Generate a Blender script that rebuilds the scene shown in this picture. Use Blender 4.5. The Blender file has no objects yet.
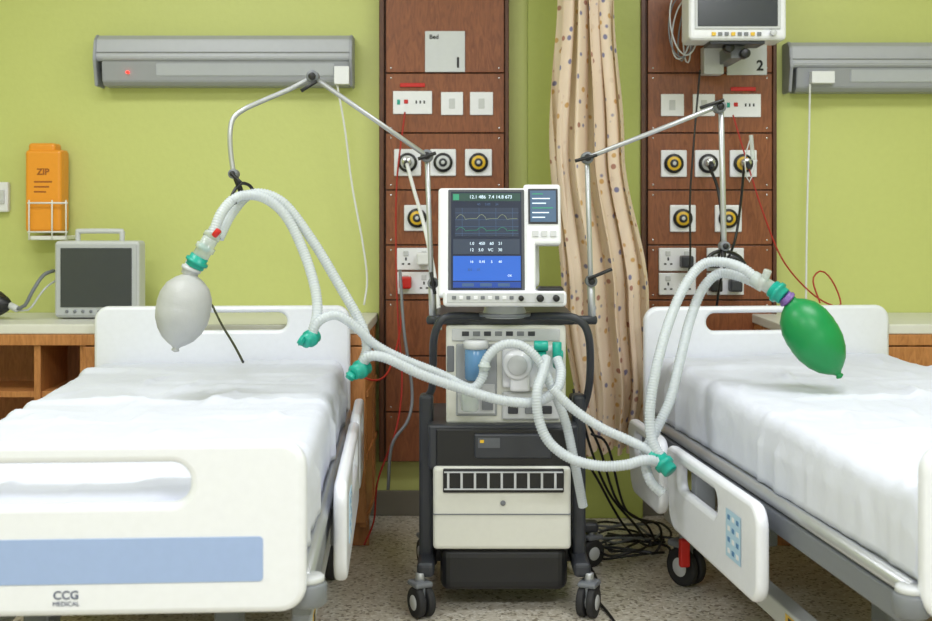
import bpy, bmesh, math, random
from mathutils import Vector, Matrix, noise
random.seed(7)
scene = bpy.context.scene
F = 1200.0; CAMZ = 1.22

# ---------- survey helper: elevation drawing (u right, v down) measured on the vertical plane at distance y
def P(u, v, y):
    k = y / F
    return Vector(((u - 466) * k, y, CAMZ - (v - 210) * k))

# ---------- materials
def lin(c):
    return tuple(((x/255)/12.92 if x/255 <= .04045 else ((x/255+.055)/1.055)**2.4) for x in c)
MATS = {}
def mat(name, c, rough=.5, metal=0, bump=0, bscale=50, emit=0, alpha=1, trans=0, var=0, coat=0):
    if name in MATS: return MATS[name]
    m = bpy.data.materials.new(name); m.use_nodes = True
    nt = m.node_tree; b = nt.nodes['Principled BSDF']
    col = lin(c) + (1,)
    b.inputs['Base Color'].default_value = col
    b.inputs['Roughness'].default_value = rough
    b.inputs['Metallic'].default_value = metal
    b.inputs['Alpha'].default_value = alpha
    b.inputs['Transmission Weight'].default_value = trans
    b.inputs['Coat Weight'].default_value = coat
    if emit:
        b.inputs['Emission Color'].default_value = col
        b.inputs['Emission Strength'].default_value = emit
    tc = nt.nodes.new('ShaderNodeTexCoord')
    n = nt.nodes.new('ShaderNodeTexNoise'); n.inputs['Scale'].default_value = bscale
    n.inputs['Detail'].default_value = 5
    nt.links.new(tc.outputs['Object'], n.inputs['Vector'])
    if bump:
        bp = nt.nodes.new('ShaderNodeBump'); bp.inputs['Strength'].default_value = bump
        bp.inputs['Distance'].default_value = .02
        nt.links.new(n.outputs['Fac'], bp.inputs['Height']); nt.links.new(bp.outputs['Normal'], b.inputs['Normal'])
    if not emit:
        v = var or .04
        r = nt.nodes.new('ShaderNodeMapRange')
        r.inputs['To Min'].default_value = 1 - v; r.inputs['To Max'].default_value = 1 + v
        nt.links.new(n.outputs['Fac'], r.inputs['Value'])
        mx = nt.nodes.new('ShaderNodeVectorMath'); mx.operation = 'SCALE'
        mx.inputs[0].default_value = col[:3]
        nt.links.new(r.outputs['Result'], mx.inputs['Scale'])
        nt.links.new(mx.outputs['Vector'], b.inputs['Base Color'])
    MATS[name] = m
    return m

def wood(name, c1, c2, rough=.35, scale=(3, 3, .6), dist=2.0):
    m = bpy.data.materials.new(name); m.use_nodes = True
    nt = m.node_tree; b = nt.nodes['Principled BSDF']
    tc = nt.nodes.new('ShaderNodeTexCoord'); mp = nt.nodes.new('ShaderNodeMapping')
    mp.inputs['Scale'].default_value = scale
    w = nt.nodes.new('ShaderNodeTexNoise'); w.inputs['Scale'].default_value = 18
    w.inputs['Detail'].default_value = 8; w.inputs['Distortion'].default_value = dist
    cr = nt.nodes.new('ShaderNodeValToRGB')
    cr.color_ramp.elements[0].position = .3; cr.color_ramp.elements[1].position = .7
    cr.color_ramp.elements[0].color = lin(c1)+(1,); cr.color_ramp.elements[1].color = lin(c2)+(1,)
    nt.links.new(tc.outputs['Object'], mp.inputs['Vector']); nt.links.new(mp.outputs['Vector'], w.inputs['Vector'])
    nt.links.new(w.outputs['Fac'], cr.inputs['Fac']); nt.links.new(cr.outputs['Color'], b.inputs['Base Color'])
    b.inputs['Roughness'].default_value = rough
    MATS[name] = m; return m

def terrazzo():
    m = bpy.data.materials.new('terrazzo'); m.use_nodes = True
    nt = m.node_tree; b = nt.nodes['Principled BSDF']
    tc = nt.nodes.new('ShaderNodeTexCoord')
    v = nt.nodes.new('ShaderNodeTexVoronoi'); v.inputs['Scale'].default_value = 110
    nt.links.new(tc.outputs['Object'], v.inputs['Vector'])
    sp = nt.nodes.new('ShaderNodeSeparateColor'); nt.links.new(v.outputs['Color'], sp.inputs['Color'])
    cr = nt.nodes.new('ShaderNodeValToRGB'); cr.color_ramp.interpolation = 'CONSTANT'
    e = cr.color_ramp.elements
    e[0].position = 0; e[0].color = lin((140, 130, 112))+(1,)
    e[1].position = .13; e[1].color = lin((196, 188, 172))+(1,)
    x = e.new(.55); x.color = lin((208, 201, 187))+(1,)
    x = e.new(.85); x.color = lin((222, 217, 206))+(1,)
    nt.links.new(sp.outputs[0], cr.inputs['Fac']); nt.links.new(cr.outputs['Color'], b.inputs['Base Color'])
    b.inputs['Roughness'].default_value = .3
    return m

def curtain_mat():
    m = bpy.data.materials.new('curtain_print'); m.use_nodes = True
    nt = m.node_tree; b = nt.nodes['Principled BSDF']
    uv = nt.nodes.new('ShaderNodeTexCoord'); mp = nt.nodes.new('ShaderNodeMapping')
    mp.inputs['Scale'].default_value = (1, .75, 1)
    mp.inputs['Rotation'].default_value = (0, 0, .3)
    v = nt.nodes.new('ShaderNodeTexVoronoi'); v.inputs['Scale'].default_value = 34
    v.inputs['Randomness'].default_value = .5
    nt.links.new(uv.outputs['UV'], mp.inputs['Vector']); nt.links.new(mp.outputs['Vector'], v.inputs['Vector'])
    lt = nt.nodes.new('ShaderNodeMapRange'); lt.inputs['From Min'].default_value = .2; lt.inputs['From Max'].default_value = .3
    lt.inputs['To Min'].default_value = .9; lt.inputs['To Max'].default_value = 0
    nt.links.new(v.outputs['Distance'], lt.inputs['Value'])
    sp = nt.nodes.new('ShaderNodeSeparateColor'); nt.links.new(v.outputs['Color'], sp.inputs['Color'])
    cr = nt.nodes.new('ShaderNodeValToRGB'); cr.color_ramp.interpolation = 'CONSTANT'
    e = cr.color_ramp.elements
    e[0].position = 0; e[0].color = lin((118, 122, 168))+(1,)
    e[1].position = .33; e[1].color = lin((216, 170, 100))+(1,)
    x = e.new(.6); x.color = lin((176, 120, 104))+(1,)
    x = e.new(.8); x.color = lin((236, 216, 196))+(1,)
    nt.links.new(sp.outputs[0], cr.inputs['Fac'])
    mx = nt.nodes.new('ShaderNodeMix'); mx.data_type = 'RGBA'
    mx.inputs['A'].default_value = lin((246, 228, 208))+(1,)
    nt.links.new(lt.outputs[0], mx.inputs['Factor']); nt.links.new(cr.outputs['Color'], mx.inputs['B'])
    nt.links.new(mx.outputs['Result'], b.inputs['Base Color'])
    b.inputs['Roughness'].default_value = .85
    # thin cloth lets some light through
    tr = nt.nodes.new('ShaderNodeBsdfTranslucent'); nt.links.new(mx.outputs['Result'], tr.inputs['Color'])
    ms = nt.nodes.new('ShaderNodeMixShader'); ms.inputs[0].default_value = .3
    out = nt.nodes['Material Output']
    nt.links.new(b.outputs[0], ms.inputs[1]); nt.links.new(tr.outputs[0], ms.inputs[2]); nt.links.new(ms.outputs[0], out.inputs['Surface'])
    return m

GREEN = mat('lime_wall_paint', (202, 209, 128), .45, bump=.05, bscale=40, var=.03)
GREEN2 = mat('shaded_wall_green', (172, 182, 96), .5, bump=.05, bscale=40)  # wall green darkened: shade of the stepped strip is put into the colour
WHITEP = mat('ceiling_paint', (235, 235, 235), .7)
WOODP = wood('panel_wood', (116, 64, 36), (148, 88, 52), .38)
WOODD = wood('panel_edge_wood', (74, 42, 27), (98, 58, 36), .4)
WOODC = wood('cabinet_wood', (168, 108, 58), (200, 138, 82), .45)
WOODK = wood('cabinet_back_wood', (150, 96, 54), (180, 120, 72), .5)
TERR = terrazzo(); CURT = curtain_mat()
COUNTER = mat('laminate', (222, 222, 214), .4)
PLASTW = mat('white_plastic', (236, 238, 244), .32, coat=.2)
BEDW = mat('bed_plastic', (234, 237, 246), .3, coat=.25)
SHEET = mat('bed_sheet', (216, 220, 234), .85, bump=.35, bscale=9, var=.02)
BLUE = mat('blue_strip', (158, 180, 224), .4)
METAL = mat('brushed_metal', (190, 193, 198), .38, .65)
CHROME = mat('chrome', (205, 207, 210), .25, .85)
LAMPG = mat('lamp_aluminium', (174, 177, 184), .45, .1)
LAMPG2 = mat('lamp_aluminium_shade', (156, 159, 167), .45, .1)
BLACK = mat('black_plastic', (24, 25, 28), .4)
DGREY = mat('dark_grey_plastic', (50, 53, 60), .42)
MGREY = mat('mid_grey_plastic', (118, 122, 128), .45)
LGREY = mat('light_grey_plastic', (202, 205, 208), .4)
CREAM = mat('ventilator_cream', (226, 227, 218), .4)
ORANGE = mat('orange_plastic', (240, 156, 44), .4)
RED = mat('red_plastic', (200, 34, 28), .4)
REDC = mat('red_cable', (170, 36, 24), .5)
YELL = mat('yellow_ring', (228, 186, 50), .4)
TEAL = mat('teal_connector', (24, 164, 146), .35)
GBAG = mat('green_bag', (12, 138, 72), .38)
GRBAG = mat('grey_bag', (180, 182, 182), .45, bump=.15, bscale=30)
PURP = mat('purple_connector', (120, 90, 160), .4)
CLEAR = mat('clear_valve', (215, 225, 222), .12, alpha=.55)
HOSE = mat('hose_plastic', (216, 224, 230), .26, alpha=.74)
TUBEW = mat('white_tube', (230, 232, 234), .4)
RUB = mat('rubber', (38, 38, 40), .7)
SCR = mat('screen_dark', (62, 66, 72), .18)
SCRN = mat('screen_navy', (16, 26, 46), .3, emit=.7)
SCRB = mat('screen_blue', (36, 82, 166), .3, emit=.75)
SCRT = mat('screen_text', (200, 220, 235), .3, emit=.8)
SCRG = mat('screen_green', (46, 130, 100), .3, emit=.6)
SCRL = mat('screen_line', (54, 78, 112), .3, emit=.6)
SCRY = mat('screen_trace', (130, 140, 110), .3, emit=.6)
BFILT = mat('blue_filter', (110, 160, 205), .2, alpha=.7)
LED = mat('led_red', (255, 40, 30), .3, emit=3)
TEXT = mat('print_ink', (28, 30, 34), .6)

# ---------- object helpers
INV = {}
def group(name, loc=(0, 0, 0), rot=0, local=False):
    e = bpy.data.objects.new(name, None); scene.collection.objects.link(e)
    e.empty_display_size = .1
    e.location = loc; e.rotation_euler = (0, 0, rot)
    M = Matrix.Translation(Vector(loc)) @ Matrix.Rotation(rot, 4, 'Z')
    INV[name_key(e)] = Matrix.Identity(4) if local else M.inverted()
    return e
def name_key(e): return e.name
def link(me, name, m, parent):
    if m is not None: me.materials.clear(); me.materials.append(m)
    o = bpy.data.objects.new(name, me); scene.collection.objects.link(o)
    if parent is not None:
        o.parent = parent; o.matrix_parent_inverse = INV[name_key(parent)]
    return o
def smooth(me):
    for p in me.polygons: p.use_smooth = True
def fin(bm, name, m, parent, sm=False):
    bmesh.ops.recalc_face_normals(bm, faces=bm.faces)
    me = bpy.data.meshes.new(name); bm.to_mesh(me); bm.free()
    if sm: smooth(me)
    return link(me, name, m, parent)
def box(name, x0, x1, y0, y1, z0, z1, m, parent=None, bev=.002, seg=2):
    bm = bmesh.new()
    bmesh.ops.create_cube(bm, size=1)
    a, b_ = Vector((min(x0,x1), min(y0,y1), min(z0,z1))), Vector((max(x0,x1), max(y0,y1), max(z0,z1)))
    d = b_-a; c = (a+b_)/2
    for v in bm.verts: v.co = Vector((v.co.x*d.x, v.co.y*d.y, v.co.z*d.z)) + c
    bv = min(bev, .45*min(d))
    if bv > 0:
        bmesh.ops.bevel(bm, geom=bm.edges[:], offset=bv, segments=seg, affect='EDGES', profile=.5)
    return fin(bm, name, m, parent)
def rb(name, u0, v0, u1, v1, y, th, m, parent, bev=.002, seg=2):
    a = P(u0, v0, y); b_ = P(u1, v1, y)
    return box(name, a.x, b_.x, y, y+th, b_.z, a.z, m, parent, bev, seg)
def frame_of(t):
    up = Vector((0, 0, 1)) if abs(t.z) < .95 else Vector((1, 0, 0))
    a = t.cross(up).normalized(); return a, t.cross(a).normalized()
def catmull(pts, step):
    pts = [Vector(p) for p in pts]
    if len(pts) == 2: dense = [pts[0].lerp(pts[1], i/20) for i in range(21)]
    else:
        q = [2*pts[0]-pts[1]] + pts + [2*pts[-1]-pts[-2]]; dense = []
        for i in range(1, len(q)-2):
            for j in range(24):
                t = j/24; p0, p1, p2, p3 = q[i-1:i+3]
                dense.append(.5*((2*p1)+(p2-p0)*t+(2*p0-5*p1+4*p2-p3)*t*t+(3*p1-p0-3*p2+p3)*t**3))
        dense.append(pts[-1])
    out = [dense[0]]; acc = 0
    for a, b_ in zip(dense, dense[1:]):
        L = (b_-a).length
        if L < 1e-9: continue
        pos = 0
        while acc + (L-pos) >= step:
            pos += step-acc; out.append(a.lerp(b_, pos/L)); acc = 0
        acc += L-pos
    if (out[-1]-dense[-1]).length > step*.3: out.append(dense[-1])
    return out
def sweep(name, pts, rf, m, parent, sides=10, step=.02, raw=False):
    c = [Vector(p) for p in pts] if raw else catmull(pts, step)
    bm = bmesh.new(); rings = []; a = None
    for i, p in enumerate(c):
        t = (c[min(i+1, len(c)-1)] - c[max(i-1, 0)])
        if t.length < 1e-9: t = Vector((0, 0, 1))
        t.normalize()
        if a is None: a, b_ = frame_of(t)
        else:
            a = (a - t*a.dot(t)).normalized(); b_ = t.cross(a)
        r = rf(i, len(c)) if callable(rf) else rf
        rings.append([bm.verts.new(p + (a*math.cos(s*2*math.pi/sides)+b_*math.sin(s*2*math.pi/sides))*r) for s in range(sides)])
    for r0, r1 in zip(rings, rings[1:]):
        for s in range(sides):
            bm.faces.new((r0[s], r0[(s+1) % sides], r1[(s+1) % sides], r1[s]))
    bm.faces.new(rings[0]); bm.faces.new(rings[-1])
    return fin(bm, name, m, parent, True)
def hose(name, pts, r, m, parent):
    pat = [1, 1, .86]
    return sweep(name, pts, lambda i, n: r*pat[i % 3], m, parent, 14, .0027)
def cyl(name, p0, p1, r, m, parent, sides=20, r2=None):
    p0, p1 = Vector(p0), Vector(p1); t = (p1-p0).normalized(); a, b_ = frame_of(t)
    r2 = r if r2 is None else r2; bm = bmesh.new(); R = []
    be = min(r*.15, (p1-p0).length*.2)
    for p, rr in ((p0, r-be), (p0+t*be, r), (p1-t*be, r2), (p1, r2-be)):
        R.append([bm.verts.new(p+(a*math.cos(s*2*math.pi/sides)+b_*math.sin(s*2*math.pi/sides))*max(rr, .0003)) for s in range(sides)])
    for q0, q1 in zip(R, R[1:]):
        for s in range(sides): bm.faces.new((q0[s], q0[(s+1) % sides], q1[(s+1) % sides], q1[s]))
    bm.faces.new(R[0]); bm.faces.new(R[-1])
    o = fin(bm, name, m, parent, True)
    try: o.data.set_sharp_from_angle(angle=math.radians(50))
    except Exception: pass
    return o
def lathe(name, p0, p1, prof, m, parent, sides=32):
    """prof: (t 0..1 along p0->p1, radius)"""
    p0, p1 = Vector(p0), Vector(p1); t = (p1-p0).normalized(); a, b_ = frame_of(t)
    bm = bmesh.new(); R = []
    for tt, rr in prof:
        p = p0.lerp(p1, tt)
        R.append([bm.verts.new(p+(a*math.cos(s*2*math.pi/sides)+b_*math.sin(s*2*math.pi/sides))*max(rr, .0003)) for s in range(sides)])
    for q0, q1 in zip(R, R[1:]):
        for s in range(sides): bm.faces.new((q0[s], q0[(s+1) % sides], q1[(s+1) % sides], q1[s]))
    bm.faces.new(R[0]); bm.faces.new(R[-1])
    return fin(bm, name, m, parent, True)
def rrect(x0, z0, x1, z1, r, n=7):
    out = []
    for cx, cz, a0 in ((x1-r, z1-r, 0), (x0+r, z1-r, 90), (x0+r, z0+r, 180), (x1-r, z0+r, 270)):
        for i in range(n+1):
            a = math.radians(a0+90*i/n); out.append((cx+r*math.cos(a), cz+r*math.sin(a)))
    return out
def plate(name, outer, holes, th, M, m, parent, bev=.006):
    cu = bpy.data.curves.new(name+'_c', 'CURVE'); cu.dimensions = '2D'; cu.fill_mode = 'BOTH'
    cu.extrude = max(th/2-bev, .0001); cu.bevel_depth = bev; cu.bevel_resolution = 2; cu.offset = -bev
    for loop in [outer]+holes:
        s = cu.splines.new('POLY'); s.points.add(len(loop)-1); s.use_cyclic_u = True
        for p, q in zip(s.points, loop): p.co = (q[0], q[1], 0, 1)
    tmp = bpy.data.objects.new('tmp', cu); scene.collection.objects.link(tmp)
    bpy.context.view_layer.update()
    dg = bpy.context.evaluated_depsgraph_get()
    me = bpy.data.meshes.new_from_object(tmp.evaluated_get(dg))
    bpy.data.objects.remove(tmp)
    # drawing XY -> world XZ, thickness along Y
    me.transform(M @ Matrix.Rotation(math.radians(90), 4, 'X'))
    me.name = name
    return link(me, name, m, parent)
def text(name, s, size, loc, m, parent, align='CENTER', M=None, bold=0):
    cu = bpy.data.curves.new(name+'_c', 'FONT'); cu.body = s; cu.size = size; cu.align_x = align; cu.align_y = 'CENTER'
    cu.extrude = .0004; cu.offset = bold
    tmp = bpy.data.objects.new('tmp', cu); scene.collection.objects.link(tmp)
    bpy.context.view_layer.update()
    me = bpy.data.meshes.new_from_object(tmp.evaluated_get(bpy.context.evaluated_depsgraph_get()))
    bpy.data.objects.remove(tmp)
    me.transform((M or Matrix.Identity(4)) @ Matrix.Translation(Vector(loc)) @ Matrix.Rotation(math.radians(90), 4, 'X'))
    return link(me, name, m, parent)
def xform(objs, pivot, rx=0, rz=0):
    T = Matrix.Translation(Vector(pivot))
    M = T @ Matrix.Rotation(rz, 4, 'Z') @ Matrix.Rotation(rx, 4, 'X') @ T.inverted()
    for o in objs: o.data.transform(M)

# ================= ROOM =================
XL, XR, YB, YF, H = -2.9, 3.1, 4.8, -1.6, 2.9
box('floor', XL-.1, XR+.1, YF-.1, YB+.1, -.1, 0, TERR, None, 0)
box('ceiling', XL-.1, XR+.1, YF-.1, YB+.1, H, H+.1, WHITEP, None, 0)
box('wall_back', XL-.1, XR+.1, YB, YB+.1, 0, H, GREEN, None, 0)
box('wall_left', XL-.1, XL, YF, YB, 0, H, GREEN, None, 0)
box('wall_right', XR, XR+.1, YF, YB, 0, H, GREEN, None, 0)
box('wall_front', XL, XR, YF-.1, YF, 0, H, WHITEP, None, 0)
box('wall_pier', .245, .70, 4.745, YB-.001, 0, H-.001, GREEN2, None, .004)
box('baseboard_back', XL, XR, YB-.015, YB-.001, .001, .1, mat('skirting', (120, 116, 104), .5), None, .003)

# ceiling lights (real fixtures)
def ceil_light(x, y, e, sx=1.2, sy=.6):
    g = group('ceiling_light_panel', (x, y, H))
    box('frame', x-sx/2-.03, x+sx/2+.03, y-sy/2-.03, y+sy/2+.03, H-.05, H-.001, PLASTW, g, .004)
    L = bpy.data.lights.new('ceiling_lamp', 'AREA'); L.shape = 'RECTANGLE'; L.size = sx; L.size_y = sy
    L.energy = e; L.color = (.955, .97, 1.0)
    o = bpy.data.objects.new('lamp', L); scene.collection.objects.link(o); o.location = (0, 0, -.056); o.parent = g
ceil_light(-1.3, 2.9, 31); ceil_light(1.3, 2.9, 31); ceil_light(-1.2, .3, 57); ceil_light(1.2, .3, 57)

# ================= COUNTERS =================
def counter(x0, x1, ups, closed):
    g = group('wall_cabinet_counter', ((x0+x1)/2, 4.55, 0))
    box('worktop', x0, x1, 4.30, 4.798, .775, .81, COUNTER, g, .004)
    box('front_edge', x0, x1, 4.296, 4.312, .735, .774, WOODC, g, .002)
    box('back_panel', x0, x1, 4.60, 4.614, .1, .775, WOODK, g, 0)
    for i, u in enumerate(ups): box('upright_%d' % i, u-.012, u+.012, 4.31, 4.77, .08, .775, WOODC, g, .002)
    for i, z in enumerate((.1, .32, .545)): box('shelf_%d' % i, x0, x1, 4.32, 4.77, z, z+.022, WOODC, g, .002)
    box('plinth', x0, x1, 4.36, 4.376, .001, .1, WOODK, g, 0)
    for i, (a, b_) in enumerate(closed): box('door_front_%d' % i, a, b_, 4.294, 4.31, .1, .73, WOODC, g, .003)
    return g
counter(-2.88, -.352, [-2.85, -2.1, -1.54, -1.375, -.7, -.37], [(-1.37, -.36)])
counter(1.13, 3.08, [1.15, 1.6, 2.3, 3.06], [(1.15, 3.06)])

# ================= SERVICE PANELS =================
def rp(name, u0, v0, u1, v1, m, g, y=4.732, th=.008, bev=.002): return rb(name, u0, v0, u1, v1, y, th, m, g, bev)
YP = 4.74
def service_panel(u0, u1, spec, sign):
    a = P(u0, 0, YP).x; b_ = P(u1, 0, YP).x
    g = group('medical_gas_service_panel', ((a+b_)/2, 4.77, .2))
    box('backing', a, b_, 4.765, 4.799, .22, 2.5, WOODD, g, .002)
    joints = [-90, -12, 73, 133, 190, 245, 300, 356, 412, 462]
    for i, (v0, v1) in enumerate(zip(joints, joints[1:])):
        rb('board_%d' % i, u0+7, v0+.7, u1-5, v1-.7, YP, .026, WOODP, g, .0015)
        for k, (uu, vv) in enumerate(((u0+12, v0+5), (u1-10, v0+5), (u0+12, v1-5), (u1-10, v1-5))):
            p = P(uu, vv, YP); cyl('screw_%d_%d' % (i, k), p+Vector((0, -.002, 0)), p+Vector((0, .002, 0)), .0035, CHROME, g, 8)
    rb('edge_strip_left', u0, -90, u0+5, 462, YP-.008, .05, WOODD, g, .003)
    rb('edge_strip_right', u1-4, -90, u1, 462, YP-.008, .05, WOODD, g, .003)
    s = sign; rp('bed_sign', s[0], s[1], s[2], s[3], mat('sign_plate', (208, 212, 216), .4), g)
    p = P(s[4], s[5], 4.731); text('sign_number', s[6], .056, p, TEXT, g, bold=.0016)
    p = P(s[0]+9, s[1]+6, 4.731); text('sign_word', 'Bed', .024, p, TEXT, g, bold=.0006)
    for i, it in enumerate(spec):
        k, x0, y0, x1, y1 = it[:5]
        cx, cy = (x0+x1)/2, (y0+y1)/2
        if k == 'sw':
            rp('switch_plate_%d' % i, x0, y0, x1, y1, PLASTW, g)
            rp('rocker_%d' % i, cx-3, cy-5, cx+3, cy+5, LGREY, g, 4.730, .005, .001)
        elif k == 'dsw':
            rp('switch_plate_%d' % i, x0, y0, x1, y1, PLASTW, g)
            rp('button_green_%d' % i, x0+4, cy-3, x0+7, cy+2, TEAL, g, 4.728, .005)
            rp('button_red_%d' % i, x0+11, cy-3, x0+15, cy+1, RED, g, 4.728, .005)
            for j in range(3): rp('socket_hole_%d_%d' % (i, j), cx+3+j*4, cy-2, cx+4.5+j*4, cy+1, BLACK, g, 4.7305, .002, 0)
        elif k == 'gas':
            rp('outlet_plate_%d' % i, x0, y0, x1, y1, PLASTW, g, 4.728, .012, .004)
            p = P(cx, cy, 4.72)
            r = .038
            cyl('outlet_body_%d' % i, p+Vector((0, .012, 0)), p+Vector((0, -.006, 0)), r, BLACK, g, 28)
            cyl('outlet_ring_%d' % i, p+Vector((0, 0, 0)), p+Vector((0, -.009, 0)), r*.72, LGREY if len(it) > 5 else YELL, g, 28)
            cyl('outlet_core_%d' % i, p, p+Vector((0, -.014, 0)), r*.44, DGREY, g, 20)
            cyl('outlet_hole_%d' % i, p, p+Vector((0, -.016, 0)), r*.2, LGREY, g, 12)
        elif k == 'sock':
            rp('socket_plate_%d' % i, x0, y0, x1, y1, PLASTW, g, 4.726, .014, .003)
            for q, c in enumerate(((x0*3+x1)/4, (x0+3*x1)/4)):
                rp('rocker_%d_%d' % (i, q), c-2.5, y0+3, c+2.5, y0+8, LGREY, g, 4.722, .005)
                for w, (dx, dy, ww, hh) in enumerate(((0, 11, .8, 1.5), (-3, 16, 1.2, .8), (3, 16, 1.2, .8))):
                    rp('pin_%d_%d_%d' % (i, q, w), c+dx-ww, y0+dy-hh, c+dx+ww, y0+dy+hh, BLACK, g, 4.7245, .002, 0)
    return g
gl = service_panel(379, 509, [
    ('dsw', 393, 91, 432, 114), ('sw', 441, 92, 463, 115), ('sw', 470, 92, 493, 115),
    ('gas', 394, 149, 421, 176, 1), ('gas', 430, 149, 456, 176, 1), ('gas', 465, 149, 492, 176),
    ('gas', 404, 205, 430, 231), ('gas', 442, 205, 468, 231),
    ('sock', 397, 248, 433, 270), ('sock', 397, 272, 433, 294), ('sock', 447, 248, 483, 270)], (425, 31, 465, 72, 458, 63, '1'))
rp('red_label', 400, 83, 425, 87, RED, gl)
gr = service_panel(641, 777, [
    ('sw', 661, 94, 684, 116), ('sw', 693, 94, 715, 116), ('dsw', 723, 94, 761, 117),
    ('gas', 661, 150, 687, 177), ('gas', 695, 150, 722, 177, 1), ('gas', 730, 150, 757, 177),
    ('gas', 670, 205, 696, 232), ('gas', 715, 205, 742, 232),
    ('sock', 659, 248, 696, 271), ('sock', 659, 273, 696, 295), ('sock', 707, 248, 744, 271), ('sock', 707, 273, 744, 295)],
    (727, 36, 767, 75, 760, 66, '2'))
rp('red_label', 731, 87, 756, 91, RED, gr)
# plugs & gas probes
def plug(u, v, m, g, y=4.70):
    rb('plug_body', u-6, v-6, u+6, v+6, y-.03, .055, m, g, .006)
plug(423, 259, TUBEW, gl); plug(405, 283, RED, gl); plug(715, 262, BLACK, gr); plug(735, 262, BLACK, gr); plug(688, 262, DGREY, gr); plug(717, 286, BLACK, gr); plug(737, 286, DGREY, gr)
for (u, v, g) in ((407, 162, gl), (708, 163, gr), (744, 163, gr)):
    p = P(u, v, 4.70); cyl('gas_probe', p, p+Vector((0, -.06, 0)), .017, CHROME, g, 16)
    cyl('gas_probe_tail', p+Vector((0, -.05, 0)), p+Vector((0, -.085, -.02)), .010, DGREY, g, 12)

# ================= BEDHEAD LAMPS =================
def bedlamp(u0, u1, v0, v1):
    y = 4.68; a, b_ = P(u0, v0, y), P(u1, v1, y); x0, x1, z1, z0 = a.x, b_.x, a.z, b_.z
    g = group('bedhead_wall_lamp', ((x0+x1)/2, 4.8, z0))
    h = z1-z0
    def prof(name, pts, xa, xb, m):
        bm = bmesh.new(); A = [bm.verts.new((xa, q, w)) for q, w in pts]; B = [bm.verts.new((xb, q, w)) for q, w in pts]
        n = len(pts)
        for i in range(n): bm.faces.new((A[i], A[(i+1) % n], B[(i+1) % n], B[i]))
        bm.faces.new(A); bm.faces.new(B)
        bmesh.ops.bevel(bm, geom=bm.edges[:], offset=.003, segments=2, affect='EDGES')
        return fin(bm, name, m, g)
    prof('housing', [(4.798, z1), (4.72, z1), (4.692, z1-.02), (y, z1-h*.46), (4.69, z1-h*.52), (4.798, z1-h*.52)], x0+.008, x1-.008, LAMPG)
    prof('lower_reflector', [(4.798, z1-h*.525), (4.690, z1-h*.525), (4.700, z0+.016), (4.72, z0), (4.798, z0)], x0+.03, x1-.012, LAMPG2)
    prof('diffuser', [(4.72, z1-h*.55), (4.686, z1-h*.57), (4.693, z1-h*.82), (4.74, z1-h*.82)], x0+(x1-x0)*.24, x0+(x1-x0)*.93, mat('diffuser', (180, 184, 192), .4))
    for nm, xx in (('end_cap_a', x0), ('end_cap_b', x1-.012)):
        prof(nm, [(4.799, z1+.002), (4.715, z1+.002), (4.686, z1-.022), (4.672, z1-h*.5), (4.70, z0-.002), (4.799, z0-.002)], xx, xx+.012, LAMPG2)
    box('groove', x0+.012, x1-.012, 4.677, 4.69, z1-h*.36, z1-h*.345, LAMPG2, g, 0)
    return g, x0, x1, z0, z1
lg, lx0, lx1, lz0, lz1 = bedlamp(93, 352, 34, 85)
p = P(127, 72, 4.68); cyl('indicator_led', p, p+Vector((0, .02, 0)), .005, LED, lg, 10)
rb('cord_switch', 334, 66, 349, 84, 4.66, .04, PLASTW, lg)
lr, *_ = bedlamp(790, 1046, 41, 91)
rb('cord_switch', 812, 71, 835, 83, 4.66, .04, PLASTW, lr)

def cable(name, pts, r, m, step=.02): # pts survey
    g = group(name, P(*pts[0]))
    sweep('cord', [P(*q) for q in pts], r, m, g, 8, step); return g
cable('lamp_pull_cord', [(337, 84, 4.68), (345, 130, 4.7), (352, 185, 4.72), (363, 245, 4.72), (367, 280, 4.72), (364, 305, 4.7)], .004, TUBEW)
cable('lamp_pull_cord', [(810, 84, 4.68), (809, 140, 4.72), (807, 220, 4.73), (806, 300, 4.7)], .004, TUBEW)
cable('oxygen_supply_tube', [(407, 164, 4.6), (414, 190, 4.5), (424, 225, 4.3), (432, 262, 4.1), (438, 300, 3.98), (440, 330, 3.95)], .0075, TUBEW)
cable('red_power_cable', [(405, 112, 4.7), (397, 180, 4.66), (396, 250, 4.62), (398, 320, 4.55), (402, 380, 4.45), (396, 430, 4.4), (378, 480, 4.35), (374, 520, 4.3), (364, 545, 4.25)], .0035, REDC)
cable('red_power_cable', [(402, 285, 4.66), (400, 330, 4.5), (388, 372, 4.3), (370, 380, 4.2), (352, 366, 4.2)], .0035, REDC)
cable('red_power_cable', [(733, 115, 4.7), (748, 165, 4.66), (764, 215, 4.62), (784, 262, 4.6), (815, 296, 4.6), (840, 306, 4.6), (834, 284, 4.62), (822, 271, 4.62), (813, 280, 4.6), (820, 303, 4.55)], .0032, REDC)
cable('black_power_cable', [(700, 70, 4.66), (694, 140, 4.62), (690, 200, 4.6), (690, 262, 4.6), (684, 290, 4.6)], .004, BLACK)
cable('black_power_cable', [(709, 166, 4.62), (718, 190, 4.55), (722, 230, 4.5), (718, 262, 4.6)], .006, BLACK)
cable('black_power_cable', [(744, 166, 4.62), (741, 200, 4.5), (735, 240, 4.4), (722, 275, 4.5), (716, 310, 4.55)], .005, BLACK)
cable('black_sensor_cable', [(212, 305, 4.22), (222, 325, 4.0), (234, 345, 3.75), (243, 362, 3.6)], .004, BLACK)
cable('grey_power_cable', [(400, 270, 4.6), (404, 330, 4.5), (412, 390, 4.45), (408, 420, 4.4), (392, 445, 4.35), (388, 490, 4.3)], .006, MGREY)

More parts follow.
